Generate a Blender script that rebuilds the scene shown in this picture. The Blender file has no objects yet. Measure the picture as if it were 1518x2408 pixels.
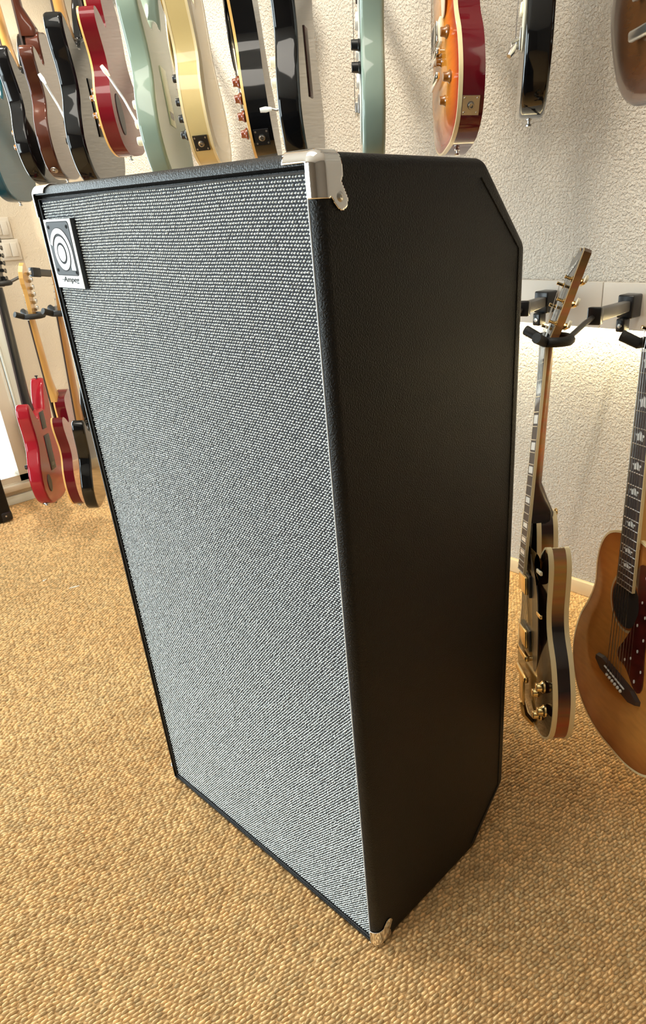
import bpy, bmesh, math, random
import numpy as np
from mathutils import Vector, Matrix
random.seed(7); rng = np.random.default_rng(7)
S = bpy.context.scene
C = S.collection
PI = math.pi

# ---------------------------------------------------------------- camera
cam_d = bpy.data.cameras.new('camera'); cam = bpy.data.objects.new('camera', cam_d); C.objects.link(cam)
CR = ((0.7468376, 0.66402619, -0.03609463), (0.27432905, -0.35707559, -0.89288331), (-0.60578641, 0.65693702, -0.44883915))
cam.matrix_world = Matrix(((CR[0][0], -CR[1][0], -CR[2][0], .5714), (CR[0][1], -CR[1][1], -CR[2][1], -.5226),
                           (CR[0][2], -CR[1][2], -CR[2][2], 1.1588), (0, 0, 0, 1)))
cam_d.sensor_fit = 'VERTICAL'; cam_d.sensor_height = 24.0
cam_d.lens = 24.0 * 1609.8 / 2408
cam_d.shift_x = -(937.4 - 759) / 2408; cam_d.shift_y = (1316.0 - 1204) / 2408
cam_d.clip_start = .02
S.camera = cam

# ---------------------------------------------------------------- world, lights, exposure
wd = bpy.data.worlds.new('world'); S.world = wd; wd.use_nodes = True
wd.node_tree.nodes['Background'].inputs[0].default_value = (.85, .93, 1, 1)
wd.node_tree.nodes['Background'].inputs[1].default_value = 2.0
S.view_settings.view_transform = 'Standard'; S.view_settings.look = 'None'
S.view_settings.gamma = 1; S.view_settings.use_curve_mapping = False
S.view_settings.exposure = 0.28

def area(name, loc, target, sx, sy, power, col):
    d = bpy.data.lights.new(name, 'AREA'); d.shape = 'RECTANGLE'; d.size = sx; d.size_y = sy
    d.energy = power; d.color = col
    o = bpy.data.objects.new(name, d); C.objects.link(o); o.location = loc
    o.rotation_euler = (Vector(target) - Vector(loc)).to_track_quat('-Z', 'Y').to_euler()
    return o
def spot(name, loc, target, power, col, ang=70, blend=.7, rad=.05):
    d = bpy.data.lights.new(name, 'SPOT'); d.spot_size = math.radians(ang); d.spot_blend = blend
    d.energy = power; d.color = col; d.shadow_soft_size = rad
    o = bpy.data.objects.new(name, d); C.objects.link(o); o.location = loc
    o.rotation_euler = (Vector(target) - Vector(loc)).to_track_quat('-Z', 'Y').to_euler()
    return o
XLW = -2.84; DAY = (.86, .94, 1.0); WARM = (1.0, .90, .74)
area('window_daylight', (-3.02, -1.02, 1.15), (0, -1.02, 1.1), 3.6, 2.5, 215, DAY)
area('shop_front_daylight', (-1.7, -3.45, 1.35), (-1.7, 0, 1.1), 1.9, 2.2, 120, DAY)
area('ceiling_fill', (-.6, -.3, 2.68), (-.6, -.3, 0), 1.6, .8, 20, (1, .93, .82))  # soft fill added under the ceiling, not a known fixture
for i, x in enumerate((-2.3, -1.45, -.62, .25)):
    spot('ceiling_spot', (x + .1, .25, 2.66), (x, 1.365, 1.15), (190, 110, 34, 100)[i], WARM, (62, 62, 60, 46)[i], .8, .04)
spot('ceiling_spot', (-1.75, .55, 2.66), (XLW, .85, 1.0), 95, WARM, 70, .8, .04)  # extra spot added to brighten the left wall
area('light_strip', (-.2, 1.343, .855), (-.2, 1.403, .775), 3.9, .012, 17, (1.0, .84, .48))

# ---------------------------------------------------------------- materials
MATS = {}
def nd(nt, t, **kw):
    n = nt.nodes.new(t)
    for k, v in kw.items():
        setattr(n, k, v)
    return n
def pbr(name, col, rough=.5, metal=0., coat=0., bump=None, var=None, spec=.5, coat_r=.04, sheen=0):
    """bump: (noise scale, distance, detail); var: (second colour, noise scale, stretch)"""
    if name in MATS: return MATS[name]
    m = bpy.data.materials.new(name); m.use_nodes = True; nt = m.node_tree
    b = nt.nodes['Principled BSDF']
    b.inputs['Base Color'].default_value = (*col, 1); b.inputs['Roughness'].default_value = rough
    b.inputs['Metallic'].default_value = metal; b.inputs['Coat Weight'].default_value = coat
    b.inputs['Coat Roughness'].default_value = coat_r; b.inputs['Specular IOR Level'].default_value = spec
    if sheen: b.inputs['Sheen Weight'].default_value = sheen
    tc = nd(nt, 'ShaderNodeTexCoord')
    if var:
        c2, sc, st = var
        mp = nd(nt, 'ShaderNodeMapping'); mp.inputs['Scale'].default_value = st
        nt.links.new(tc.outputs['Object'], mp.inputs[0])
        nz = nd(nt, 'ShaderNodeTexNoise'); nz.inputs['Scale'].default_value = sc; nz.inputs['Detail'].default_value = 5
        nt.links.new(mp.outputs[0], nz.inputs['Vector'])
        cr = nd(nt, 'ShaderNodeValToRGB'); cr.color_ramp.elements[0].position = .35; cr.color_ramp.elements[1].position = .68
        cr.color_ramp.elements[0].color = (*col, 1); cr.color_ramp.elements[1].color = (*c2, 1)
        nt.links.new(nz.outputs['Fac'], cr.inputs[0]); nt.links.new(cr.outputs[0], b.inputs['Base Color'])
    if bump:
        nz = nd(nt, 'ShaderNodeTexNoise'); nz.inputs['Scale'].default_value = bump[0]; nz.inputs['Detail'].default_value = bump[2] if len(bump) > 2 else 3
        nt.links.new(tc.outputs['Object'], nz.inputs['Vector'])
        bp = nd(nt, 'ShaderNodeBump'); bp.inputs['Distance'].default_value = bump[1]; bp.inputs['Strength'].default_value = 1
        nt.links.new(nz.outputs['Fac'], bp.inputs['Height']); nt.links.new(bp.outputs[0], b.inputs['Normal'])
        if coat: nt.links.new(bp.outputs[0], b.inputs['Coat Normal'])
    MATS[name] = m; return m
def burst(name, centre, mid, edge, rough=.2):
    m = bpy.data.materials.new(name); m.use_nodes = True; nt = m.node_tree; b = nt.nodes['Principled BSDF']
    at = nd(nt, 'ShaderNodeAttribute'); at.attribute_name = 'burst'
    cr = nd(nt, 'ShaderNodeValToRGB'); e = cr.color_ramp.elements
    e[0].position = .0; e[0].color = (*edge, 1); e[1].position = 1; e[1].color = (*centre, 1)
    k = e.new(.45); k.color = (*mid, 1)
    nt.links.new(at.outputs['Fac'], cr.inputs[0])
    tc = nd(nt, 'ShaderNodeTexCoord'); mp = nd(nt, 'ShaderNodeMapping'); mp.inputs['Scale'].default_value = (14, 2, 60)
    nz = nd(nt, 'ShaderNodeTexNoise'); nz.inputs['Scale'].default_value = 1.5
    nt.links.new(tc.outputs['Object'], mp.inputs[0]); nt.links.new(mp.outputs[0], nz.inputs['Vector'])
    mx = nd(nt, 'ShaderNodeMixRGB', blend_type='MULTIPLY'); mx.inputs[0].default_value = .35
    nt.links.new(cr.outputs[0], mx.inputs[1]); nt.links.new(nz.outputs['Fac'], mx.inputs[2])
    nt.links.new(mx.outputs[0], b.inputs['Base Color'])
    b.inputs['Roughness'].default_value = .09
    return m

TOLEX = pbr('black_tolex', (.0046, .0040, .0034), .44, bump=(480, .0014, 2), spec=.30)
LIP = pbr('black_trim', (.008, .008, .009), .5)
CHROME = pbr('chrome', (.88, .84, .80), .09, 1.)
NICKEL = pbr('worn_nickel', (.55, .53, .50), .28, 1.)
GOLD = pbr('gold_hardware', (.83, .60, .27), .2, 1.)
BLACK = pbr('gloss_black', (.0035, .0035, .004), .07)
BLKPL = pbr('black_plastic', (.012, .012, .013), .3)
RUBBER = pbr('black_rubber', (.012, .011, .01), .62, bump=(300, .0006))
STEEL = pbr('dark_steel', (.13, .125, .12), .38, .8)
CREAM = pbr('cream_binding', (.86, .70, .40), .3, coat=.4)
CREAMPL = pbr('cream_plastic', (.84, .76, .56), .3)
ORNG = pbr('aged_binding', (.85, .50, .16), .3, coat=.4)
WHITE = pbr('white_plastic', (.86, .85, .80), .3)
MINT = pbr('mint_plastic', (.60, .66, .50), .3)
AMBER = pbr('amber_knob', (.26, .095, .014), .15, coat=1)
COPPER = pbr('copper_knob', (.26, .05, .014), .16, coat=1)
MAPLE = pbr('amber_maple', (.62, .33, .085), .3, coat=.6, var=((.74, .42, .13), 3, (1, 1, .15)))
MAPLE2 = pbr('dark_maple', (.42, .19, .05), .3, coat=.6, var=((.52, .26, .08), 3, (1, 1, .15)))
MAHOG = pbr('mahogany', (.035, .009, .005), .08, var=((.075, .020, .010), 6, (1, 1, .15)))
MAHOGB = pbr('mahogany_back', (.05, .022, .014), .08, var=((.085, .04, .025), 6, (1, 1, .15)))
ROSE = pbr('rosewood', (.028, .014, .010), .5, var=((.05, .024, .016), 20, (1, 1, .1)))
PEARL = pbr('pearl_inlay', (.78, .77, .72), .25, coat=.5)
CHERRY = pbr('cherry_red', (.12, .005, .009), .08)
REDTR = pbr('bright_red', (.34, .012, .022), .08)
SURF = pbr('surf_green', (.215, .285, .235), .08)
SURF2 = pbr('pale_surf_green', (.25, .32, .265), .08)
CREAMB = pbr('cream_finish', (.66, .50, .22), .08)
BLUEB = burst('blue_burst', (.10, .24, .30), (.06, .20, .26), (.008, .05, .07))
SUNB = burst('cherry_sunburst', (.85, .33, .04), (.75, .17, .02), (.36, .008, .016))
TOBAC = burst('tobacco_burst', (.30, .14, .03), (.05, .02, .01), (.008, .005, .004))
TOBSIDE = pbr('flamed_brown_side', (.16, .052, .010), .08, var=((.36, .15, .035), 5, (.4, .4, 3)))
SPRUCE = burst('amber_spruce', (.72, .30, .062), (.58, .21, .04), (.36, .10, .02), .25)
TORT = pbr('tortoise_guard', (.035, .006, .006), .12, coat=1, var=((.10, .012, .010), 60, (1, 1, 1)))
BRBODY = burst('mahogany_sheen_edge_top', (.17, .065, .018), (.15, .055, .018), (.13, .075, .055))  # greyer edge colour paints in the pale wall's reflection

# carpet
def carpet_mat(name, geo):
    m = bpy.data.materials.new(name); m.use_nodes = True; nt = m.node_tree; b = nt.nodes['Principled BSDF']
    b.inputs['Roughness'].default_value = .95; b.inputs['Specular IOR Level'].default_value = .12
    tc = nd(nt, 'ShaderNodeTexCoord')
    nz = nd(nt, 'ShaderNodeTexNoise'); nz.inputs['Scale'].default_value = 2.2; nz.inputs['Detail'].default_value = 6
    nt.links.new(tc.outputs['Object'], nz.inputs['Vector'])
    cr = nd(nt, 'ShaderNodeValToRGB'); e = cr.color_ramp.elements
    e[0].position = .3; e[0].color = (.80, .50, .225, 1); e[1].position = .7; e[1].color = (.90, .61, .30, 1)
    nt.links.new(nz.outputs['Fac'], cr.inputs[0])
    if geo:
        at = nd(nt, 'ShaderNodeAttribute'); at.attribute_name = 'tint'
        mx = nd(nt, 'ShaderNodeMixRGB', blend_type='MULTIPLY'); mx.inputs[0].default_value = 1
        nt.links.new(cr.outputs[0], mx.inputs[1]); nt.links.new(at.outputs['Color'], mx.inputs[2])
        nt.links.new(mx.outputs[0], b.inputs['Base Color'])
    else:
        mp = nd(nt, 'ShaderNodeMapping'); mp.inputs['Scale'].default_value = (140, 85, 1)
        nt.links.new(tc.outputs['Object'], mp.inputs[0])
        vo = nd(nt, 'ShaderNodeTexVoronoi'); vo.inputs['Scale'].default_value = 1
        nt.links.new(mp.outputs[0], vo.inputs['Vector'])
        mx = nd(nt, 'ShaderNodeMixRGB', blend_type='MULTIPLY'); mx.inputs[0].default_value = .7
        nt.links.new(cr.outputs[0], mx.inputs[1])
        r2 = nd(nt, 'ShaderNodeValToRGB'); r2.color_ramp.elements[0].color = (1, 1, 1, 1); r2.color_ramp.elements[1].color = (.3, .22, .15, 1)
        nt.links.new(vo.outputs['Distance'], r2.inputs[0]); nt.links.new(r2.outputs[0], mx.inputs[2])
        nt.links.new(mx.outputs[0], b.inputs['Base Color'])
        bp = nd(nt, 'ShaderNodeBump'); bp.inputs['Distance'].default_value = .004; bp.invert = True
        nt.links.new(vo.outputs['Distance'], bp.inputs['Height']); nt.links.new(bp.outputs[0], b.inputs['Normal'])
    return m
CARPET = carpet_mat('carpet_base', False); LOOPS = carpet_mat('carpet_loops', True)

# plaster walls
def plaster(name, col, col2, scale, dist):
    m = bpy.data.materials.new(name); m.use_nodes = True; nt = m.node_tree; b = nt.nodes['Principled BSDF']
    b.inputs['Roughness'].default_value = .85; b.inputs['Specular IOR Level'].default_value = .2
    tc = nd(nt, 'ShaderNodeTexCoord')
    n1 = nd(nt, 'ShaderNodeTexNoise'); n1.inputs['Scale'].default_value = scale; n1.inputs['Detail'].default_value = 3; n1.inputs['Roughness'].default_value = .55; n1.inputs['Distortion'].default_value = .25
    n2 = nd(nt, 'ShaderNodeTexNoise'); n2.inputs['Scale'].default_value = 3; n2.inputs['Detail'].default_value = 4
    nt.links.new(tc.outputs['Object'], n1.inputs['Vector']); nt.links.new(tc.outputs['Object'], n2.inputs['Vector'])
    cr = nd(nt, 'ShaderNodeValToRGB'); e = cr.color_ramp.elements; e[0].position = .35; e[0].color = (*col2, 1); e[1].position = .65; e[1].color = (*col, 1)
    nt.links.new(n2.outputs['Fac'], cr.inputs[0]); nt.links.new(cr.outputs[0], b.inputs['Base Color'])
    rr = nd(nt, 'ShaderNodeValToRGB'); rr.color_ramp.elements[0].position = .38; rr.color_ramp.elements[1].position = .66
    nt.links.new(n1.outputs['Fac'], rr.inputs[0])
    bp = nd(nt, 'ShaderNodeBump'); bp.inputs['Distance'].default_value = dist; bp.inputs['Strength'].default_value = 1
    nt.links.new(rr.outputs[0], bp.inputs['Height']); nt.links.new(bp.outputs[0], b.inputs['Normal'])
    return m
WALLB = plaster('rough_plaster', (.68, .63, .55), (.64, .59, .515), 150, .0036)
WALLL = plaster('smooth_plaster', (.76, .67, .53), (.71, .62, .49), 160, .0006)
SHOP = pbr('dim_shop_wall', (.16, .13, .10), .8)
CEIL = pbr('ceiling_paint', (.80, .78, .74), .9)
BOARD = pbr('rail_board_paint', (.56, .52, .46), .55, bump=(60, .0006), var=((.60, .56, .50), 4, (1, 1, 1)))
SKIRT = pbr('skirting_wood', (.72, .58, .36), .5)
FRAMEM = pbr('window_frame_paint', (.66, .58, .46), .5)
GLOSSW = pbr('white_gloss_paint', (.74, .78, .72), .35)

# ---------------------------------------------------------------- mesh helpers
def mesh(name, verts, faces, mats, parent=None, mi=None, smooth=True, loc=None, sharp=40):
    me = bpy.data.meshes.new(name); me.from_pydata([tuple(v) for v in verts], [], faces)
    if not isinstance(mats, (list, tuple)): mats = [mats]
    for m in mats: me.materials.append(m)
    if mi is not None: me.polygons.foreach_set('material_index', mi)
    bm = bmesh.new(); bm.from_mesh(me); bmesh.ops.recalc_face_normals(bm, faces=bm.faces)
    for f in bm.faces: f.smooth = smooth
    if smooth:
        a = math.radians(sharp)
        for e in bm.edges:
            if len(e.link_faces) == 2 and e.calc_face_angle(0) > a: e.smooth = False
    bm.to_mesh(me); bm.free()
    o = bpy.data.objects.new(name, me); C.objects.link(o)
    if parent is not None: o.parent = parent
    if loc is not None: o.location = loc
    return o
def empty(name, label, cat, loc=(0, 0, 0), group=None):
    o = bpy.data.objects.new(name, None); C.objects.link(o); o.location = loc; o.empty_display_size = .05
    o['label'] = label; o['category'] = cat
    if group: o['group'] = group
    return o
def tag(o, label, cat, group=None):
    o['label'] = label; o['category'] = cat
    if group: o['group'] = group
    return o
def struct(o): o['kind'] = 'structure'; return o
class MB:
    def __init__(s): s.v = []; s.f = []; s.m = []
    def add(s, v, f, m=0):
        n = len(s.v); s.v += [tuple(p) for p in v]; s.f += [tuple(i + n for i in q) for q in f]; s.m += [m] * len(f); return s
    def box(s, x0, x1, y0, y1, z0, z1, m=0):
        return s.add([(x0, y0, z0), (x1, y0, z0), (x1, y1, z0), (x0, y1, z0), (x0, y0, z1), (x1, y0, z1), (x1, y1, z1), (x0, y1, z1)],
                     [(0, 3, 2, 1), (4, 5, 6, 7), (0, 1, 5, 4), (1, 2, 6, 5), (2, 3, 7, 6), (3, 0, 4, 7)], m)
    def tube(s, pts, r, n=8, m=0, sx=1., sy=1., cap=True):
        pts = [Vector(p) for p in pts]; rs = r if isinstance(r, (list, tuple)) else [r] * len(pts)
        v = []; f = []; up = None
        for i, p in enumerate(pts):
            t = (pts[min(i + 1, len(pts) - 1)] - pts[max(i - 1, 0)]).normalized()
            if up is None: up = Vector((0, 0, 1)) if abs(t.z) < .9 else Vector((0, 1, 0))
            a = t.cross(up).normalized(); b = a.cross(t).normalized(); up = b
            for k in range(n):
                q = 2 * PI * k / n; v.append(p + a * math.cos(q) * rs[i] * sx + b * math.sin(q) * rs[i] * sy)
        for i in range(len(pts) - 1):
            for k in range(n):
                f.append((i * n + k, i * n + (k + 1) % n, (i + 1) * n + (k + 1) % n, (i + 1) * n + k))
        if cap: f += [tuple(range(n))[::-1], tuple((len(pts) - 1) * n + k for k in range(n))]
        return s.add(v, f, m)
    def lathe(s, o, axis, prof, n=14, m=0):
        """prof: list of (distance along axis, radius)"""
        o = Vector(o); t = Vector(axis).normalized(); up = Vector((0, 0, 1)) if abs(t.z) < .9 else Vector((1, 0, 0))
        a = t.cross(up).normalized(); b = a.cross(t); v = []; f = []
        for d, r in prof:
            for k in range(n):
                q = 2 * PI * k / n; v.append(o + t * d + (a * math.cos(q) + b * math.sin(q)) * max(r, 1e-5))
        for i in range(len(prof) - 1):
            for k in range(n): f.append((i * n + k, i * n + (k + 1) % n, (i + 1) * n + (k + 1) % n, (i + 1) * n + k))
        f += [tuple(range(n))[::-1], tuple((len(prof) - 1) * n + k for k in range(n))]
        return s.add(v, f, m)
    def build(s, name, mats, parent=None, smooth=True, bevel=0, seg=2, loc=None, sharp=40):
        o = mesh(name, s.v, s.f, mats, parent, s.m, smooth, loc, sharp)
        if bevel:
            b = o.modifiers.new('bevel', 'BEVEL'); b.width = bevel; b.segments = seg; b.limit_method = 'ANGLE'; b.angle_limit = .6
            for p in o.data.polygons: p.use_smooth = True
            for e in o.data.edges: e.use_edge_sharp = False
        return o
def catmull(pts, n=110):
    P = np.array(pts, float); k = len(P); out = []
    per = 40
    for i in range(k):
        p0, p1, p2, p3 = P[i - 1], P[i], P[(i + 1) % k], P[(i + 2) % k]
        for j in range(per):
            t = j / per
            out.append(.5 * ((2 * p1) + (-p0 + p2) * t + (2 * p0 - 5 * p1 + 4 * p2 - p3) * t * t + (-p0 + 3 * p1 - 3 * p2 + p3) * t ** 3))
    Q = np.array(out); d = np.r_[0, np.cumsum(np.linalg.norm(np.roll(Q, -1, 0) - Q, axis=1))]
    Q2 = np.vstack([Q, Q[:1]]); u = np.linspace(0, d[-1], n, endpoint=False)
    Q = np.c_[np.interp(u, d, Q2[:, 0]), np.interp(u, d, Q2[:, 1])]
    x, y = Q[:, 0], Q[:, 1]
    if np.sum(x * np.roll(y, -1) - np.roll(x, -1) * y) < 0: Q = Q[::-1]
    return Q
def inset(P, d, smooth=True):
    Q = P.copy(); steps = max(1, int(abs(d) / .003)); h = d / steps
    for _ in range(steps):
        t = np.roll(Q, -1, 0) - np.roll(Q, 1, 0); t /= np.linalg.norm(t, axis=1)[:, None] + 1e-9
        nrm = np.c_[t[:, 1], -t[:, 0]]
        Q = Q - nrm * h
        if smooth and steps > 1: Q = .5 * Q + .25 * (np.roll(Q, 1, 0) + np.roll(Q, -1, 0))
    return Q

# ================================================================ ROOM
XL, YB, XR, YF, ZC = -2.84, 1.365, 2.6, -3.3, 2.72
def sbox(name, b, mat, bevel=0, parent=None):
    o = MB().box(*b).build(name, mat, parent, smooth=False, bevel=bevel)
    if parent is None: struct(o)
    return o
floor = sbox('floor', (XL - .1, XR + .1, YF - .1, YB + .1, -.1, 0), CARPET)
sbox('ceiling', (XL - .1, XR + .1, YF - .1, YB + .1, ZC, ZC + .1), CEIL)
sbox('wall_back', (XL - .1, XR + .1, YB, YB + .1, 0, ZC), WALLB)
wl = MB(); WY0, WY1, WZ0, WZ1 = -2.85, .610, .095, 2.3
wl.box(XL - .12, XL, WY1, YB, 0, ZC); wl.box(XL - .12, XL, YF, WY0, 0, ZC)
wl.box(XL - .12, XL, WY0, WY1, 0, WZ0); wl.box(XL - .12, XL, WY0, WY1, WZ1, ZC)
struct(wl.build('wall_left', WALLL, smooth=False))
sbox('wall_right', (XR, XR + .1, YF, YB, 0, ZC), SHOP)
wf = MB(); FX0, FX1, FZ0, FZ1 = -2.65, -.75, .25, 2.45
wf.box(XL - .12, FX0, YF - .12, YF, 0, ZC); wf.box(FX1, XR, YF - .12, YF, 0, ZC)
wf.box(FX0, FX1, YF - .12, YF, 0, FZ0); wf.box(FX0, FX1, YF - .12, YF, FZ1, ZC)
struct(wf.build('wall_front', SHOP, smooth=False))
# thin window glass
gm = bpy.data.materials.new('window_glass'); gm.use_nodes = True; nt = gm.node_tree
for n in list(nt.nodes):
    if n.type == 'BSDF_PRINCIPLED': nt.nodes.remove(n)
tr = nd(nt, 'ShaderNodeBsdfTransparent'); tr.inputs[0].default_value = (.95, .98, .97, 1); gl = nd(nt, 'ShaderNodeBsdfGlossy'); gl.inputs['Roughness'].default_value = .02
fr = nd(nt, 'ShaderNodeFresnel'); mx = nd(nt, 'ShaderNodeMixShader')
nt.links.new(fr.outputs[0], mx.inputs[0]); nt.links.new(tr.outputs[0], mx.inputs[1]); nt.links.new(gl.outputs[0], mx.inputs[2])
nt.links.new(mx.outputs[0], [n for n in nt.nodes if n.type == 'OUTPUT_MATERIAL'][0].inputs[0])
def window(name, axis, a0, a1, z0, z1, p):
    f = MB(); w = .05
    def bb(u0, u1, v0, v1, d0=-.04, d1=.012):
        if axis == 'x': f.box(p - .06 + d0, p - .02 + d1, u0, u1, v0, v1)
        else: f.box(u0, u1, p - .06 + d0, p - .02 + d1, v0, v1)
    bb(a0, a0 + w, z0, z1); bb(a1 - w, a1, z0, z1); bb(a0, a1, z0, z0 + .03); bb(a0, a1, z1 - w, z1)
    for k in (1, 2):
        c = a0 + (a1 - a0) * k / 3; bb(c - .025, c + .025, z0, z1)
    w_ = struct(f.build(name, FRAMEM, smooth=False))
    g = MB()
    if axis == 'x': g.box(p - .062, p - .058, a0 + .02, a1 - .02, z0 + .01, z1 - .02)
    else: g.box(a0 + .02, a1 - .02, p - .062, p - .058, z0 + .01, z1 - .02)
    g.build('pane', gm, w_, smooth=False)
window('window_1', 'x', WY0, WY1, WZ0, WZ1, XL)
window('window_2', 'y', FX0, FX1, FZ0, FZ1, YF)
# architrave beside the window: flat board, bead and pale gloss jamb
tm = MB(); tm.box(XL, XL + .008, .6105, .617, .0, 2.36); struct(tm.build('trim_1', FRAMEM, smooth=False, bevel=.002))
tm = MB(); tm.box(XL, XL + .018, .619, .627, .0, 2.36); struct(tm.build('trim_2', GLOSSW, smooth=False, bevel=.002))
tm = MB(); tm.box(XL, XL + .012, .629, .672, .0, 2.36); struct(tm.build('trim_3', GLOSSW, smooth=False, bevel=.003))
tm = MB(); tm.box(XL, XL + .03, WY0, .6105, .065, .094); struct(tm.build('trim_4', FRAMEM, smooth=False, bevel=.004))
sbox('baseboard_left', (XL, XL + .014, YF, YB, 0, .042), GLOSSW, .003)
sbox('baseboard_back', (XL + .014, XR, YB - .016, YB, 0, .05), SKIRT, .003)
# rail board on the back wall, in planks with a seam between them
rail = struct(MB().box(XL, XR, YB - .012, YB, .868, .968).build('trim_5', BOARD, smooth=False))
xs = [XL + .001, -2.2, -1.27, -.346, .578, 1.5, XR - .001]
for a, b in zip(xs[:-1], xs[1:]):
    MB().box(a + .0012, b - .0012, YB - .030, YB - .012, .858, .977).build('panel', BOARD, rail, smooth=False, bevel=.0012)

# carpet loops in the part of the floor that is seen near by
def carpet_loops():
    px, py = .0074, .0126
    X = np.arange(-2.55, 1.1, px); Y = np.arange(-.72, 1.34, py)
    X = np.arange(-2.95, 1.5, px); Y = np.arange(-1.4, 2.1, py); gx, gy = np.meshgrid(X, Y, indexing='ij')
    gy = gy + (np.arange(len(X)) % 2)[:, None] * py * .38 + rng.normal(0, .0018, gx.shape)
    gx = gx + rng.normal(0, .0003, gx.shape) + .0012 * np.sin(gy * 9)
    ca, sa = math.cos(.27), math.sin(.27); gx, gy = gx * ca + gy * sa, -gx * sa + gy * ca
    P = np.c_[gx.ravel(), gy.ravel()]; P = P[(P[:, 0] > XL + .03) & (P[:, 0] < 1.1)]
    K = np.array(CR); Cc = np.array([.5714, -.5226, 1.1588])
    q = (np.c_[P, np.zeros(len(P))] - Cc) @ K.T
    u = 937.4 + 1609.8 * q[:, 0] / q[:, 2]; v = 1316 + 1609.8 * q[:, 1] / q[:, 2]
    ok = (q[:, 2] > .1) & (u > -160) & (u < 1700) & (v > 1000) & (v < 2560)
    ok &= ~((P[:, 0] > -.655) & (P[:, 0] < -.004) & (P[:, 1] > .006) & (P[:, 1] < .27))
    ok &= ~((P[:, 1] > YB - .03))
    P = P[ok]; n = len(P)
    L = rng.uniform(.0060, .0082, n); Wd = rng.uniform(.0026, .0034, n); H = rng.uniform(.0034, .0056, n)
    th = .27 + rng.normal(0, .13, n); c, s = np.cos(th), np.sin(th)
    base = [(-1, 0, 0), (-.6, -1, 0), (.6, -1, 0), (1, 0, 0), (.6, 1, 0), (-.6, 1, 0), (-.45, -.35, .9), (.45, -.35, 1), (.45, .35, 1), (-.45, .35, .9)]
    B = np.array(base)  # first axis along the row (world y)
    lx = B[:, 0][None] * L[:, None]; ly = B[:, 1][None] * Wd[:, None]; lz = B[:, 2][None] * H[:, None]
    vx = P[:, 0][:, None] + lx * s[:, None] + ly * c[:, None]; vy = P[:, 1][:, None] + lx * c[:, None] - ly * s[:, None]
    V = np.stack([vx, vy, lz], -1).reshape(-1, 3)
    q4 = [(1, 2, 7, 6), (4, 5, 9, 8), (6, 7, 8, 9), (0, 1, 6, 0), (2, 3, 7, 7)]
    tr = [(0, 6, 1), (1, 6, 7), (1, 7, 2), (2, 7, 3), (3, 7, 8), (3, 8, 4), (4, 8, 9), (4, 9, 5), (5, 9, 0), (0, 9, 6), (6, 9, 8), (6, 8, 7)]
    T = np.array(tr); F = (np.arange(n)[:, None, None] * 10 + T[None]).reshape(-1, 3)
    me = bpy.data.meshes.new('carpet_pile'); me.vertices.add(len(V)); me.vertices.foreach_set('co', V.ravel().astype(np.float32))
    me.loops.add(F.size); me.loops.foreach_set('vertex_index', F.ravel().astype(np.int32))
    me.polygons.add(len(F)); me.polygons.foreach_set('loop_start', np.arange(0, F.size, 3, dtype=np.int32))
    me.polygons.foreach_set('loop_total', np.full(len(F), 3, dtype=np.int32))
    me.update(); me.polygons.foreach_set('use_smooth', np.ones(len(F), dtype=bool))
    col = me.color_attributes.new('tint', 'FLOAT_COLOR', 'POINT')
    t = np.repeat(rng.uniform(.72, 1.22, n), 10); d = np.tile(np.where(B[:, 2] > .1, 1.0, .46), n)  # loop feet darkened: shade in the gaps is painted into the tint
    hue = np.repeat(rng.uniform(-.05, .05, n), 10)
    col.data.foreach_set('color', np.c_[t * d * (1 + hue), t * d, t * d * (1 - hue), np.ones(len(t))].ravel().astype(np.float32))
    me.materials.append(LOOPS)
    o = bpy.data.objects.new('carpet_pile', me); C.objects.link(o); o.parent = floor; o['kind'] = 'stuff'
carpet_loops()
for i, (x, y, l) in enumerate(((-1.7715, .287, .036), (-1.914, .2414, .018))):
    a = rng.normal(0, .0012, 12); v = []; n = 6
    for k in range(n):
        t = k / (n - 1); v += [(-.003 - a[k], (t - .5) * l, .0052 + .001 * math.sin(t * 5)), (.003 + a[k + 6], (t - .5) * l, .0052 + .001 * math.sin(t * 5 + 1))]
    v += [(p[0], p[1], p[2] - .0008) for p in v]
    f = []
    for k in range(n - 1):
        b = 2 * k; f += [(b, b + 1, b + 3, b + 2), (b + 12, b + 14, b + 15, b + 13), (b, b + 2, b + 14, b + 12), (b + 1, b + 13, b + 15, b + 3)]
    f += [(0, 12, 13, 1), (10, 11, 23, 22)]
    o = mesh('paper_scrap', v, f, pbr('paper', (.85, .80, .68), .8), loc=(x, y, 0)); o.rotation_euler.z = -.15 + i * .9
    tag(o, ('long pale scrap lying on the carpet beside the speaker cabinet', 'tiny pale speck of paper on the carpet, smaller of the two scraps')[i], 'scrap')

# light switches on the left wall
SW = pbr('switch_plastic', (.70, .64, .55), .35)
for nm, zc, yc in (('upper', 1.172, .765), ('lower', 1.087, .782)):
    r = empty('light_switch', 'double rocker light switch on the beige wall, %s of the two' % nm, 'switch', (XL, yc, zc), 'light switches on the left wall')
    MB().box(0, .009, -.041, .041, -.041, .041).build('frame', SW, r, bevel=.002)
    for s in (-1, 1):
        MB().box(.009, .0135, s * .0145 - .0135, s * .0145 + .0135, -.027, .027).build('rocker', SW, r, bevel=.0012)

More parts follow.
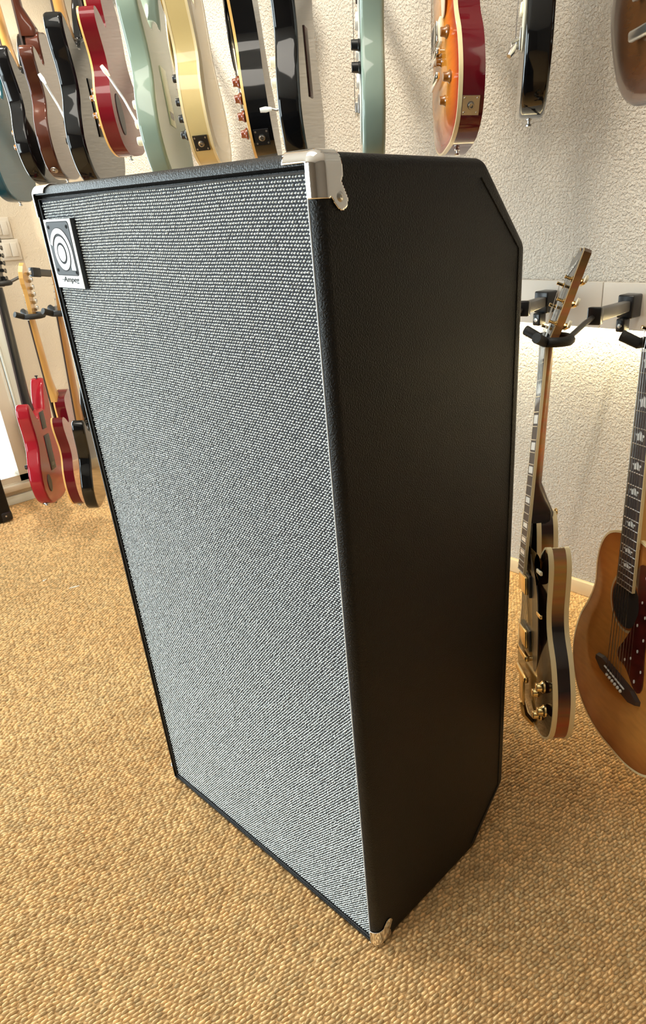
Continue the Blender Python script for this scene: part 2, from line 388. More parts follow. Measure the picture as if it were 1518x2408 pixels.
# ================================================================ SPEAKER CABINET
W, D, H = .659, .389, 1.2192
CD, CT, CB = .2891, 1.1173, .108
cab = empty('speaker_cabinet', 'tall black bass speaker cabinet with silver woven grille standing on the carpet', 'speaker')
def shell():
    prof = [(0, 0.0), (0, H), (CD, H), (D, CT), (D, CB), (CD, 0.0)]
    bm = bmesh.new()
    a = [bm.verts.new((0, y, z)) for y, z in prof]; b = [bm.verts.new((-W, y, z)) for y, z in prof]
    bm.faces.new(a); bm.faces.new(b[::-1])
    for i in range(6):
        j = (i + 1) % 6; bm.faces.new((a[i], b[i], b[j], a[j]))
    bmesh.ops.recalc_face_normals(bm, faces=bm.faces)
    bmesh.ops.bevel(bm, geom=list(bm.edges), offset=.0125, segments=5, profile=.5, affect='EDGES')
    fr = max((f for f in bm.faces if f.normal.y < -.99), key=lambda f: f.calc_area())
    bmesh.ops.inset_region(bm, faces=[fr], thickness=.0045, use_boundary=True)
    bmesh.ops.translate(bm, verts=fr.verts, vec=(0, .010, 0))
    for f in bm.faces: f.smooth = True
    for e in bm.edges:
        if len(e.link_faces) == 2 and e.calc_face_angle(0) > .6: e.smooth = False
    me = bpy.data.meshes.new('shell'); bm.to_mesh(me); bm.free(); me.materials.append(TOLEX)
    o = bpy.data.objects.new('shell', me); C.objects.link(o); o.parent = cab
shell()
# grille board, piping and woven cloth
gx0, gx1, gz0, gz1 = -W + .0185, -.0185, .0185, H - .0185
MB().box(gx0, gx1, .006, .0098, gz0, gz1).build('grille_board', pbr('navy_cloth', (.006, .007, .014), .8), cab, smooth=False)
MB().tube([(gx1, .003, gz0), (gx1, .003, gz1)], .0012, 6).build('piping', pbr('silver_piping', (.62, .64, .64), .4), cab)
MB().tube([(gx1, .003, gz0 - .0005), (gx0, .003, gz0 - .0005), (gx0, .003, gz1), (gx1, .003, gz1)], .0014, 6).build('piping', LIP, cab)
def weave():
    pr_, pc_ = .0038, .0052
    rows = np.arange(gz1 - .0018, gz0 + .0010, -pr_); cols = np.arange(gx0 - .004, gx1 + .004, pc_)
    gx, gz = np.meshgrid(cols, rows); gx = gx + ((np.arange(len(rows)) % 3)[:, None] / 3) * pc_ + rng.normal(0, .0003, gx.shape)
    e = np.exp(-((gx - gx0) / .09)); gz = gz - .004 * e * np.clip((gz - .9) / .3, 0, 1) + .0007 * np.sin(gx * 23 + gz * 4) + rng.normal(0, .00012, gz.shape)
    P = np.c_[gx.ravel(), gz.ravel()]; P = P[(P[:, 0] > gx0 + .0022) & (P[:, 0] < gx1 - .0022) & (P[:, 1] > gz0 + .001) & (P[:, 1] < gz1 - .0008)]; n = len(P)
    k = 6; ang = np.arange(k) / k * 2 * PI
    ring = np.c_[np.cos(ang), np.sin(ang)]
    th = .32 + rng.normal(0, .16, n); c, s = np.cos(th), np.sin(th)
    hx = rng.uniform(.0019, .0023, n); hz = rng.uniform(.00102, .00124, n); dp = rng.uniform(.0013, .0020, n)
    def lay(sc, y):
        x = ring[:, 0][None] * hx[:, None] * sc; z = ring[:, 1][None] * hz[:, None] * sc
        return np.stack([P[:, 0][:, None] + x * c[:, None] - z * s[:, None], .0062 - np.repeat((dp * y)[:, None], k, 1), P[:, 1][:, None] + x * s[:, None] + z * c[:, None]], -1)
    V = np.concatenate([lay(1.0, 0.), lay(.78, .75), np.stack([P[:, 0], .0062 - dp, P[:, 1]], -1)[:, None]], 1).reshape(-1, 3)
    f4 = [(i, (i + 1) % k, k + (i + 1) % k, k + i) for i in range(k)]; f3 = [(k + i, k + (i + 1) % k, 2 * k) for i in range(k)]
    T = []
    for q in f4: T += [(q[0], q[1], q[2]), (q[0], q[2], q[3])]
    T += f3; T = np.array(T); F = (np.arange(n)[:, None, None] * (2 * k + 1) + T[None]).reshape(-1, 3)
    me = bpy.data.meshes.new('grille_cloth'); me.vertices.add(len(V)); me.vertices.foreach_set('co', V.ravel().astype(np.float32))
    me.loops.add(F.size); me.loops.foreach_set('vertex_index', F.ravel().astype(np.int32))
    me.polygons.add(len(F)); me.polygons.foreach_set('loop_start', np.arange(0, F.size, 3, dtype=np.int32))
    me.polygons.foreach_set('loop_total', np.full(len(F), 3, dtype=np.int32)); me.update()
    me.polygons.foreach_set('use_smooth', np.ones(len(F), dtype=bool))
    col = me.color_attributes.new('tint', 'FLOAT_COLOR', 'POINT')
    t = np.repeat(np.clip(rng.normal(.95, .13, n), .5, 1.25), 2 * k + 1)
    col.data.foreach_set('color', np.c_[t, t, t, np.ones(len(t))].ravel().astype(np.float32))
    m = bpy.data.materials.new('silver_thread'); m.use_nodes = True; nt = m.node_tree; b = nt.nodes['Principled BSDF']
    at = nd(nt, 'ShaderNodeAttribute'); at.attribute_name = 'tint'
    mx = nd(nt, 'ShaderNodeMixRGB', blend_type='MULTIPLY'); mx.inputs[0].default_value = 1; mx.inputs[1].default_value = (.72, .77, .77, 1)
    nt.links.new(at.outputs['Color'], mx.inputs[2]); nt.links.new(mx.outputs[0], b.inputs['Base Color'])
    b.inputs['Roughness'].default_value = .42; b.inputs['Metallic'].default_value = .15
    me.materials.append(m)
    o = bpy.data.objects.new('grille_cloth', me); C.objects.link(o); o.parent = cab; o['kind'] = 'stuff'
weave()
# chrome corner caps (front corners), each with its screw
def corner_cap(mx, mz, px, pz):
    r = .0135; off = .0016; n = 46; L = .062
    g = np.linspace(0, L, n)
    vid = {}; vs = []; fs = []
    def vert(a, b, c):
        key = (round(a, 5), round(b, 5), round(c, 5))
        if key not in vid:
            p = np.array([a, b, c]); q = np.maximum(p, r); d = p - q; nn = np.linalg.norm(d)
            if nn > 1e-9: p2 = q + d / nn * (r + off)
            else: p2 = p
            vid[key] = len(vs); vs.append(p2)
        return vid[key]
    def keep(a, b, c, face):
        LA = .050 if mz > 0 else .017
        if face == 'c': return (a < LA + .002 and b < .0215) or (b < .034 and a < .0215) or math.hypot(a - .02, b - .02) < .012
        if face == 'b': return (a < LA and c < .0105) or (c < .043 and a < .0135)
        if b < .0155 and c < .043: return True
        if c < .0155 and b < .034: return True
        t = max(0, min(1, ((b - .014) * .016 + (c - .018) * .026) / (.016 ** 2 + .026 ** 2)))
        if math.hypot(b - .020, c - .018) < .015: return True
        return math.hypot(b - .014 - .016 * t, c - .018 - .026 * t) < .0125 - .003 * t
    for i in range(n - 1):
        for j in range(n - 1):
            u0, u1, w0, w1 = g[i], g[i + 1], g[j], g[j + 1]; u, w = (u0 + u1) / 2, (w0 + w1) / 2
            if keep(u, w, 0, 'c'): fs.append([vert(u0, w0, 0), vert(u1, w0, 0), vert(u1, w1, 0), vert(u0, w1, 0)])
            if keep(u, 0, w, 'b'): fs.append([vert(u0, 0, w0), vert(u1, 0, w0), vert(u1, 0, w1), vert(u0, 0, w1)])
            if keep(0, u, w, 'a'): fs.append([vert(0, u0, w0), vert(0, u1, w0), vert(0, u1, w1), vert(0, u0, w1)])
    V = []
    for p in vs:
        q = p.copy(); flat = [i for i in range(3) if abs(q[i]) < 1e-9]
        for i in flat: q[i] = -off
        V.append((px - mx * q[0], q[1], pz - mz * q[2]))
    o = mesh('corner_cap', V, fs, CHROME, cab, sharp=70); o['label'] = 'chrome corner cap'
    sm = o.modifiers.new('smooth', 'SMOOTH'); sm.iterations = 2; sm.factor = .4
    so = o.modifiers.new('solid', 'SOLIDIFY'); so.thickness = .0014; so.offset = 0
    s = MB().lathe((px + mx * .0014, .0285, pz - mz * .041), (mx, 0, 0), [(0, .0052), (.0008, .0052), (.0022, .0034), (.0024, .0012), (.0014, 0)], 14)
    s.build('screw', NICKEL, o)
for mx_, px_ in ((1, 0), (-1, -W)):
    for mz_, pz_ in ((1, H), (-1, 0)): corner_cap(mx_, mz_, px_, pz_)
# vinyl seam running round the back edge of each side
for x in (.0002, -W - .0002):
    pr_ = [(CD - .012, H - .022), (D - .021, CT - .005), (D - .021, CB + .005), (CD - .012, .022)]
    MB().tube([(x, a, b) for a, b in pr_], .0011, 6).build('vinyl_seam', TOLEX, cab)
MB().box(-W + .03, -.03, D, D + .003, CB + .03, CT - .03).build('rear_panel', pbr('rear_panel_black', (.01, .01, .01), .6), cab, smooth=False, bevel=.001)
# badge
badge_x0, badge_x1, badge_z0, badge_z1 = -.6300, -.5400, 1.0750, 1.1730
bw = badge_x1 - badge_x0; bh = badge_z1 - badge_z0; yb = -.0022
bd = MB().box(badge_x0, badge_x1, yb, .0055, badge_z0, badge_z1).build('badge', pbr('badge_edge', (.012, .012, .014), .4), cab, smooth=False, bevel=.0006)
WH = pbr('badge_white', (.70, .70, .69), .5, spec=.3)
MB().box(badge_x0 + .0004, badge_x1 - .0004, yb - .0006, yb + .0001, badge_z0 + .0004, badge_z1 - .0004).build('badge_face', WH, bd, smooth=False); yb -= .0006
ps = .074; pcx = badge_x0 + bw * .49; ptop = badge_z1 - .0045
def bpt(u, v, y): return (pcx + (u - .5) * ps, y, ptop - v * ps)
def plate2d(name, pts, y, th, mat, parent):
    n = len(pts); v = [bpt(u, w, y) for u, w in pts] + [bpt(u, w, y - th) for u, w in pts]
    f = [tuple(range(n)), tuple(range(n, 2 * n))[::-1]] + [(i, (i + 1) % n, n + (i + 1) % n, n + i) for i in range(n)]
    return mesh(name, v, f, mat, parent, smooth=False)
rr = []; q = .07
for cx_, cy_, a0 in ((1 - q, q, -90), (1 - q, 1 - q, 0), (q, 1 - q, 90), (q, q, 180)):
    for k in range(6): a = math.radians(a0 + 18 * k); rr.append((cx_ + q * math.cos(a), cy_ + q * math.sin(a)))
SILV = pbr('brushed_silver', (.05, .052, .058), .6, spec=.2)
BLK0 = pbr('badge_black', (.006, .006, .007), .7, spec=.15)
plate2d('emblem_border', [((u - .5) * 1.03 + .5, (v - .5) * 1.03 + .5) for u, v in rr], yb, .0002, BLK0, bd)
plate2d('emblem_field', rr, yb - .0002, .0003, SILV, bd)
def circ(cx_, cy_, R, n=48): return [(cx_ + R * math.cos(2 * PI * k / n), cy_ + R * math.sin(2 * PI * k / n)) for k in range(n)]
cc = (.47, .585)
def hooked(g, o0, s0):
    R = .475 + g; ri = .375 - g; P = []
    for k in range(27): a = math.radians(-158 + (158 * k / 26)); P.append((cc[0] + .0 + R * math.cos(a), cc[1] + R * math.sin(a)))
    P += [(.945 + g, .91 + g), (.76 - g, .91 + g)]
    for k in range(30): a = math.radians(38 - (38 + 158) * k / 29); P.append((cc[0] + ri * math.cos(a), cc[1] + ri * math.sin(a)))
    return [(min(u, .975), v) for u, v in P]
def triprism(name, P, y, th, mat):   # outer/inner strip shape as one thin prism
    return plate2d(name, P, y, th, mat, bd)
triprism('emblem_outline', hooked(.014, 0, 0), yb - .0005, .0002, BLK0)
triprism('emblem_arch', hooked(0, 0, 0), yb - .0007, .0004, WH)
plate2d('emblem_outline', circ(cc[0], cc[1], .345), yb - .0005, .0002, BLK0, bd)
plate2d('emblem_ring', circ(cc[0], cc[1], .325), yb - .0007, .0003, WH, bd)
plate2d('emblem_outline', circ(cc[0], cc[1], .205), yb - .0010, .0002, BLK0, bd)
plate2d('emblem_disc', circ(cc[0], cc[1], .16), yb - .0012, .0003, WH, bd)
for u, v in ((.09, .09), (.91, .09), (.09, .91), (.93, .95)):
    x, y, z = bpt(u, v, yb); MB().lathe((x, yb - .0004, z), (0, -1, 0), [(0, .0028), (.0008, .0026), (.0009, .0013), (.0002, .001)], 12).build('screw', BLK0, bd)
def lettering(body, size, shear, mat, parent, M, width=None, space=1.0, offset=0., name='lettering'):
    c = bpy.data.curves.new('text', 'FONT'); c.body = body; c.size = size; c.shear = shear; c.extrude = .00015; c.align_x = 'CENTER'; c.space_character = space; c.offset = offset
    t = bpy.data.objects.new('text', c); C.objects.link(t); bpy.context.view_layer.update()
    me = bpy.data.meshes.new_from_object(t.evaluated_get(bpy.context.evaluated_depsgraph_get())); bpy.data.objects.remove(t); bpy.data.curves.remove(c)
    me.materials.clear(); me.materials.append(mat)
    if width:
        xs_ = [v.co.x for v in me.vertices]; k = width / (max(xs_) - min(xs_))
        for v in me.vertices: v.co.x *= k
    o = bpy.data.objects.new(name, me); C.objects.link(o); o.parent = parent; o.matrix_local = M; return o
lettering('Ampeg', .0112, .15, BLK0, bd, Matrix.Translation((badge_x0 + bw * .56, yb - .0003, badge_z0 + .0092)) @ Matrix.Rotation(PI / 2, 4, 'X'), .052, offset=.00005)
MB().box(badge_x0 + .020, badge_x0 + .034, yb - .0005, yb, badge_z0 + .0120, badge_z0 + .0128).build('lettering_bar', BLK0, bd, smooth=False)

# black case at the left edge
cs = empty('amplifier_case', 'small black case with rounded rubber corner on the carpet by the window', 'case', (-2.7, .15, 0))
MB().box(-.125, .088, -.45, .258, .012, .47).build('body', TOLEX, cs, bevel=.01, seg=3)
for sx in (-1, 1):
    for sy in (-1, 1):
        cxn = .088 if sx > 0 else -.125; cyn = .258 if sy > 0 else -.45
        o = MB().box(cxn - (.05 if sx > 0 else -.0) + (.0025 if sx > 0 else -.0025), cxn + (.0025 if sx > 0 else .05 - .0025), cyn - (.05 if sy > 0 else 0) + (.0025 if sy > 0 else -.0025), cyn + (.0025 if sy > 0 else .0475), .008, .055).build('corner_guard', BLKPL, cs, bevel=.011, seg=3)
        MB().lathe((cxn + sx * .0025, cyn - sy * .026, .034), (sx, 0, 0), [(0, .004), (.0012, .0035), (.0015, .001)], 10).build('screw', NICKEL, o)
        MB().lathe((cxn - sx * .04, cyn - sy * .04, 0), (0, 0, 1), [(0, .014), (.010, .016), (.013, .016)], 14).build('rubber_foot', RUBBER, cs)

# ================================================================ GUITARS
OUT = {
 'S': [(0, 0), (.08, .006), (.135, .037), (.160, .10), (.147, .162), (.121, .215), (.119, .262), (.130, .315), (.131, .350), (.121, .372), (.105, .374), (.085, .352), (.062, .325), (.038, .314), (.027, .330),
       (-.027, .345), (-.05, .335), (-.066, .360), (-.09, .410), (-.118, .445), (-.138, .437), (-.143, .385), (-.128, .312), (-.117, .262), (-.124, .212), (-.150, .155), (-.158, .092), (-.130, .030), (-.07, .003)],
 'L': [(0, 0), (.08, .006), (.14, .038), (.165, .105), (.152, .172), (.119, .222), (.112, .262), (.123, .315), (.128, .352), (.118, .378), (.098, .382), (.070, .366), (.045, .342), (.030, .345), (.027, .405), (.012, .432),
       (-.03, .438), (-.07, .442), (-.108, .418), (-.127, .370), (-.120, .310), (-.111, .262), (-.122, .215), (-.155, .160), (-.164, .10), (-.14, .038), (-.08, .006)],
 'G': [(0, 0), (.08, .006), (.14, .034), (.160, .095), (.150, .165), (.118, .222), (.116, .262), (.132, .315), (.128, .350), (.105, .375), (.090, .372), (.065, .335), (.040, .315), (.028, .335),
       (-.028, .335), (-.040, .315), (-.065, .335), (-.090, .372), (-.105, .375), (-.128, .350), (-.132, .315), (-.116, .262), (-.118, .222), (-.158, .165), (-.172, .11), (-.135, .035), (-.08, .004)],
 'J': [(0, 0), (.07, .004), (.135, .028), (.185, .078), (.204, .15), (.185, .225), (.150, .28), (.128, .33), (.128, .38), (.115, .425), (.085, .455), (.03, .470),
       (-.03, .470), (-.085, .455), (-.115, .425), (-.128, .38), (-.128, .33), (-.150, .28), (-.185, .225), (-.204, .15), (-.185, .078), (-.135, .028), (-.07, .004)],
}
def frame_matrix(P):
    X, Y, Z, ph, a, b = P[:6]; c, s = math.cos(ph), math.sin(ph)
    B = Matrix(((s, c, 0), (-c, s, 0), (0, 0, 1)))
    Ra = Matrix(((1, 0, 0), (0, math.cos(a), -math.sin(a)), (0, math.sin(a), math.cos(a))))
    Rb = Matrix(((math.cos(b), 0, math.sin(b)), (0, 1, 0), (-math.sin(b), 0, math.cos(b))))
    M = (B @ Ra @ Rb).to_4x4() @ Matrix.Scale(P[6] if len(P) > 6 else 1., 4); M.translation = (X, Y, Z); return M
def knob(g, x, z, y, mat, kind='bell', name='knob'):
    if kind == 'bell': pr = [(0, .0125), (.0035, .0125), (.0055, .0105), (.008, .0088), (.0155, .0082), (.0165, .0072), (.0168, 0)]
    elif kind == 'barrel': pr = [(0, .0100), (.003, .0102), (.004, .0092), (.016, .0086), (.017, .0076), (.0172, 0)]
    else: pr = [(0, .013), (.002, .0125), (.006, .0105), (.007, .0085), (.014, .0080), (.0145, 0)]
    return MB().lathe((x, y, z), (0, -1, 0), pr, 18).build(name, mat, g)
GUI = {}
def guitar(name, label, P, kind='S', t=.045, side=BLACK, front=BLACK, back=None, binding=None, both_binding=False, arch=0, round_=.008, k=1.0,
           neck=MAPLE, board=ROSE, head='S', headcol=None, hard=NICKEL, nu=0., bridge_z=.115, scale=.648, proud=None, joint=None,
           fine=False, guard=None, guard_mat=None, pickups='SSS', pick_mat=WHITE, knobs=(), knob_mat=BLKPL, knob_kind='round', jack=None, plate='square', jack_mat=NICKEL,
           cover=None, whammy=None, neckplate=False, strap_z=0, hole=False, trem_block=False, tuner_mat=None, pegs=None, bw=.0035, group=None, thick_heel=None):
    g = empty(name, label, 'guitar', group=group); g.matrix_world = frame_matrix(P)
    bpy.context.view_layer.update()
    h = t / 2; back = back or side
    O = catmull([(x * k, z * k) for x, z in OUT[kind]], 130 if fine else 112); n = len(O)
    # --- body
    rings = []   # (outline, y, burst value)
    r = round_
    if r > 0:
        for a in (0, 22, 45, 68, 90):
            A = math.radians(a); rings.append((inset(O, r * (1 - math.sin(A)), False) if a < 90 else O, -h + r * (1 - math.cos(A)) if a < 90 else -h + r, .25 * (1 - a / 90)))
    else: rings += [(O, -h, 0)]
    fr_ins = [(.012, .12, .18), (.024, .3, .34), (.036, .55, .5), (.050, .85, .72), (.064, 1, 1)]
    pre = []
    flat_top = not arch and not front.name.endswith(('burst', 'spruce', 'top'))
    if flat_top: fr_ins = []
    for d, hh, bv in fr_ins:
        d2 = d + (r if r > 0 else 0); pre.append((inset(O, d2 * k), -h - arch * hh, bv))
    rings = pre[::-1] + rings
    nb = len(rings)
    if r > 0:
        for a in (90, 68, 45, 22, 0):
            A = math.radians(a); rings.append((inset(O, r * (1 - math.sin(A)), False) if a < 90 else O, h - r * (1 - math.cos(A)) if a < 90 else h - r, 0))
    else: rings += [(O, h, 0)]
    back_pre = [(inset(O, (d + (r if r > 0 else 0)) * k), h + (arch * .5 * hh if both_binding else 0), bv) for d, hh, bv in (fr_ins[:3] if both_binding and kind != 'J' else [])]
    nsb = len(rings); rings += back_pre
    V = []; bur = []
    for Q, y, bv in rings:
        V += [(p[0], y, p[1]) for p in Q]; bur += [bv] * n
    F = [tuple(range(n))]; MI = [1]
    for i in range(len(rings) - 1):
        m = 1 if i < nb - (2 if r > 0 else 1) - 0 else (0 if i < nsb - 1 else 2)
        m = 1 if i < len(pre) + (2 if r > 0 else 0) else (0 if i < (nsb - 2 if r > 0 else nsb - 1) else 2)
        for j in range(n):
            F.append((i * n + j, (i + 1) * n + j, (i + 1) * n + (j + 1) % n, i * n + (j + 1) % n)); MI.append(m)
    F.append(tuple((len(rings) - 1) * n + j for j in range(n))); MI.append(2)
    body = mesh('body', V, F, [side, front, back], g, MI, sharp=50)
    for pl in body.data.polygons:
        if len(pl.vertices) > 8: pl.use_smooth = False
    at = body.data.attributes.new('burst', 'FLOAT', 'POINT'); at.data.foreach_set('value', bur)
    # --- binding strips
    def bind(ys, nm='binding'):
        lay = [(inset(O, bw), ys * (h + .0004)), (inset(O, -.0007), ys * (h + .0004)), (inset(O, -.0007), ys * (h - bw * 1.6)), (inset(O, .001), ys * (h - bw * 1.6))]
        V = []; F = []
        for Q, y in lay: V += [(p[0], y, p[1]) for p in Q]
        for i in range(3):
            for j in range(n): F.append((i * n + j, (i + 1) * n + j, (i + 1) * n + (j + 1) % n, i * n + (j + 1) % n))
        mesh(nm, V, F, binding, g, sharp=50)
    if binding:
        bind(-1)
        if both_binding: bind(1)
    # --- neck, drawn in its own tilted frame
    J = joint if joint is not None else {'S': .335, 'L': .432, 'G': .335, 'J': .465}[kind] * k
    N = bridge_z + scale
    proud = (.006 if kind == 'S' else .012) if proud is None else proud
    nur = math.radians(nu)
    def np_(x, y, z):
        dz = z - J; dy = y + h
        return (x, -h + dy * math.cos(nur) + dz * math.sin(nur), J + dz * math.cos(nur) - dy * math.sin(nur))
    yf = -h - proud
    fe = N - scale * (1 - 2 ** (-22 / 12)) if kind != 'J' else N - scale * (1 - 2 ** (-20 / 12))
    def nw(z): return .0215 + (.028 - .0215) * max(0, min(1, (N - z) / (N - fe)))
    heel_d = thick_heel or (.026 if kind == 'S' else t + proud - .006)
    secs = [(J - (.06 if kind == 'S' else .012), heel_d, 1.), (J + .012, heel_d, 1.), (J + .035, .6 * heel_d + .4 * .024, .4), (J + .07, .0235, .15), ((J + N) / 2, .0225, 0), (N - .02, .0205, 0), (N, .0195, 0)]
    V = []; F = []; ns = 12
    for z, d, sq in secs:
        w = nw(z)
        for q in range(ns):
            a = PI * q / (ns - 1); ca, sa = math.cos(a), math.sin(a)
            pw = 1 - .62 * sq
            V.append(np_(w * math.copysign(abs(ca) ** pw, ca), yf + .005 + (d - .005) * (sa ** pw), z))
    for i in range(len(secs) - 1):
        for q in range(ns): F.append((i * ns + q, i * ns + (q + 1) % ns, (i + 1) * ns + (q + 1) % ns, (i + 1) * ns + q))
    F += [tuple(range(ns)), tuple((len(secs) - 1) * ns + q for q in range(ns))]
    mesh('neck', V, F, neck, g, sharp=55)
    fb = MB(); v = [np_(s * nw(z), y, z) for z in (fe, N) for s in (-1, 1) for y in (yf, yf + .0055)]
    fb.add(v, [(0, 1, 3, 2), (4, 6, 7, 5), (0, 4, 5, 1), (2, 3, 7, 6), (0, 2, 6, 4), (1, 5, 7, 3)])
    fbo = fb.build('fretboard', board, g, smooth=False)
    if fine:
        e = MB()
        for s in (-1, 1):
            v = [np_(s * (nw(z) + o_), y, z) for z in (fe - .001, N) for o_ in (-.0002, .0016) for y in (yf - .0002, yf + .0057)]
            e.add(v, [(0, 1, 3, 2), (4, 6, 7, 5), (0, 4, 5, 1), (2, 3, 7, 6), (0, 2, 6, 4), (1, 5, 7, 3)])
        e.build('fretboard_binding', binding or CREAM, g, smooth=False)
        fp = [N - scale * (1 - 2 ** (-i / 12)) for i in range(0, 23)]
        for i in range(1, 23 if kind != 'J' else 21):
            z = fp[i]; MB().tube([np_(-nw(z), yf - .0004, z), np_(nw(z), yf - .0004, z)], .0011, 6).build('fret', NICKEL, fbo)
        for i in (1, 3, 5, 7, 9, 12, 15, 17, 19) if kind != 'J' else (1, 3, 5, 7, 9, 12, 15, 17):
            z0, z1 = fp[i], fp[i - 1]; zc, dz = (z0 + z1) / 2, (z1 - z0); w = nw(zc)
            if kind != 'J': P2 = [(-.72 * w, -.30 * dz), (.72 * w, -.30 * dz), (.72 * w, .30 * dz), (-.72 * w, .30 * dz)]
            else:
                P2 = []
                for q in range(20):
                    a = 2 * PI * q / 20; R_ = 1 + .28 * math.cos(5 * a + PI / 2 * 3); P2.append((.52 * w * R_ * math.cos(a), .27 * dz * R_ * math.sin(a)))
            m = len(P2); v = [np_(x, yf - .0003, zc + z) for x, z in P2] + [np_(x, yf + .0005, zc + z) for x, z in P2]
            mesh('inlay', v, [tuple(range(m)), tuple(range(m, 2 * m))[::-1]] + [(q, (q + 1) % m, m + (q + 1) % m, m + q) for q in range(m)], PEARL, fbo, smooth=False)
    # nut
    v = [np_(s * .0215, y, z) for z in (N - .001, N + .004) for s in (-1, 1) for y in (yf - .0016, yf + .006)]
    MB().add(v, [(0, 1, 3, 2), (4, 6, 7, 5), (0, 4, 5, 1), (2, 3, 7, 6), (0, 2, 6, 4), (1, 5, 7, 3)]).build('nut', WHITE, g, smooth=False)
    # --- headstock
    if head == 'L':
        HO = [(.0215, 0), (.026, .014), (.033, .03), (.036, .06), (.041, .150), (.043, .168), (.034, .176), (.022, .170), (.008, .176), (0, .184), (-.008, .176), (-.022, .170), (-.034, .176), (-.043, .168), (-.041, .150), (-.036, .06), (-.033, .03), (-.026, .014), (-.0215, 0)]
        tilt = math.radians(15); hb = .016
    else:
        HO = [(.0215, 0), (.021, .03), (.0205, .08), (.024, .105), (.034, .125), (.036, .145), (.028, .165), (.008, .182), (-.012, .190), (-.030, .186), (-.038, .172), (-.036, .13), (-.032, .06), (-.027, .02), (-.0215, 0)]
        tilt = math.radians(2); hb = .014
    y0 = yf + (.004 if head == 'L' else .008)
    def hp(x, y, z): return np_(x, y0 + y * math.cos(tilt) + z * math.sin(tilt), N + .003 + z * math.cos(tilt) - y * math.sin(tilt))
    m = len(HO); v = [hp(x, 0, z) for x, z in HO] + [hp(x, .0015, z) for x, z in HO] + [hp(x, hb, z) for x, z in HO]
    f = [tuple(range(m)), tuple(range(2 * m, 3 * m))[::-1]]; mi = [1, 0]
    for a in (0, 1):
        for q in range(m): f.append((a * m + q, a * m + (q + 1) % m, (a + 1) * m + (q + 1) % m, (a + 1) * m + q)); mi.append(1 if a == 0 and binding is None else (2 if a == 0 else 0))
    hd = mesh('headstock', v, f, [neck, headcol or (BLACK if head == 'L' else neck), binding or BLACK], g, mi, smooth=False)
    tm_ = tuner_mat or hard
    if head == 'L': tp = [(s * .030, .034 + .042 * i, s) for i in range(3) for s in (-1, 1)]
    else: tp = [(-.020 - .0015 * i, .028 + .0245 * i, -1) for i in range(6)]
    for x, z, s in tp:
        o_ = MB(); a_, b_ = Vector(hp(x, 0, z)), Vector(hp(x, -1, z)); ax = (b_ - a_).normalized()
        o_.lathe(a_ - ax * .002, ax, [(0, .0055), (.003, .0055), (.0035, .003), (.013, .0028), (.0135, .0032), (.016, .0032), (.0165, 0)], 10)
        c_ = Vector(hp(x, hb + .004, z)); d_ = (Vector(hp(x + s, hb + .004, z)) - c_).normalized()
        o_.lathe(c_ - d_ * .006, d_, [(0, .006), (.014, .006), (.016, .003), (.026, .0025)], 8)
        to_ = o_.build('tuner', hard, g)
        u_ = (Vector(hp(x, hb + .004, z + 1)) - c_).normalized(); e_ = d_ * .022 + c_
        nn = d_.cross(u_).normalized(); B_ = []
        for q in range(12):
            a = 2 * PI * q / 12; B_.append((.0075 * math.cos(a), .0068 * math.sin(a) * (1.15 if math.cos(a) > 0 else .8)))
        v = [e_ + d_ * (.006 + p) + u_ * q - nn * .0022 for p, q in B_] + [e_ + d_ * (.006 + p) + u_ * q + nn * .0022 for p, q in B_]
        mesh('tuner_button', v, [tuple(range(12)), tuple(range(12, 24))[::-1]] + [(q, (q + 1) % 12, 12 + (q + 1) % 12, 12 + q) for q in range(12)], pegs or tm_, to_, sharp=60)
    # --- strings
    ybr = -h - arch - (.012 if kind != 'J' else .012)
    for i in range(6):
        s = (i - 2.5); x0 = s * .0104; x1 = s * .0072; w_ = .00062 - .00008 * i if not fine else .0009 - .0001 * i
        ps_ = [(x0, ybr, bridge_z), np_(x1, yf - .0035, N)]
        tpz = sorted(tp, key=lambda q: q[1])
        if head == 'L': q = [p for p in tp if p[2] == (-1 if i < 3 else 1)]; q = sorted(q, key=lambda p: p[1]); q = q[i] if i < 3 else q[5 - i]
        else: q = tpz[i]
        ps_.append(hp(q[0], -.008, q[1]))
        MB().tube(ps_, w_, 5).build('string', NICKEL, g)
    # --- bridge and pickups
    yt = -h - arch
    if kind == 'J':
        br = [(-.086, -.004), (-.06, -.016), (.06, -.016), (.086, -.004), (.086, .006), (.06, .014), (-.06, .014), (-.086, .006)]
        br = [(x * math.cos(.12) + z * math.sin(.12), -x * math.sin(.12) + z * math.cos(.12)) for x, z in br]
        m = len(br); v = [(x, yt, bridge_z + z) for x, z in br] + [(x * .96, yt - .009, bridge_z + z * .9) for x, z in br]
        bo = mesh('bridge', v, [tuple(range(m)), tuple(range(m, 2 * m))[::-1]] + [(q, (q + 1) % m, m + (q + 1) % m, m + q) for q in range(m)], ROSE, g, smooth=False)
        a_ = .12
        MB().tube([(-.040, yt - .0105, bridge_z + .0045 + .040 * math.sin(a_)), (.040, yt - .0105, bridge_z + .0045 - .04 * math.sin(a_))], .0018, 6).build('saddle', WHITE, bo)
        for i in range(6):
            x = (i - 2.5) * .0112; MB().lathe((x, yt - .008, bridge_z - .008 - x * math.sin(a_)), (0, -1, 0), [(0, .0036), (.003, .0036), (.0048, .0022), (.005, 0)], 10).build('bridge_pin', WHITE, bo)
    elif kind == 'S' or trem_block:
        MB().box(-.036, .036, yt - .006, yt + .001, bridge_z - .012, bridge_z + .022).build('bridge', hard, g, bevel=.001)
        for i in range(6): MB().box(-.0312 + i * .0105, -.0218 + i * .0105, yt - .012, yt - .006, bridge_z - .010, bridge_z + .008).build('saddle', hard, g, bevel=.001)
    else:
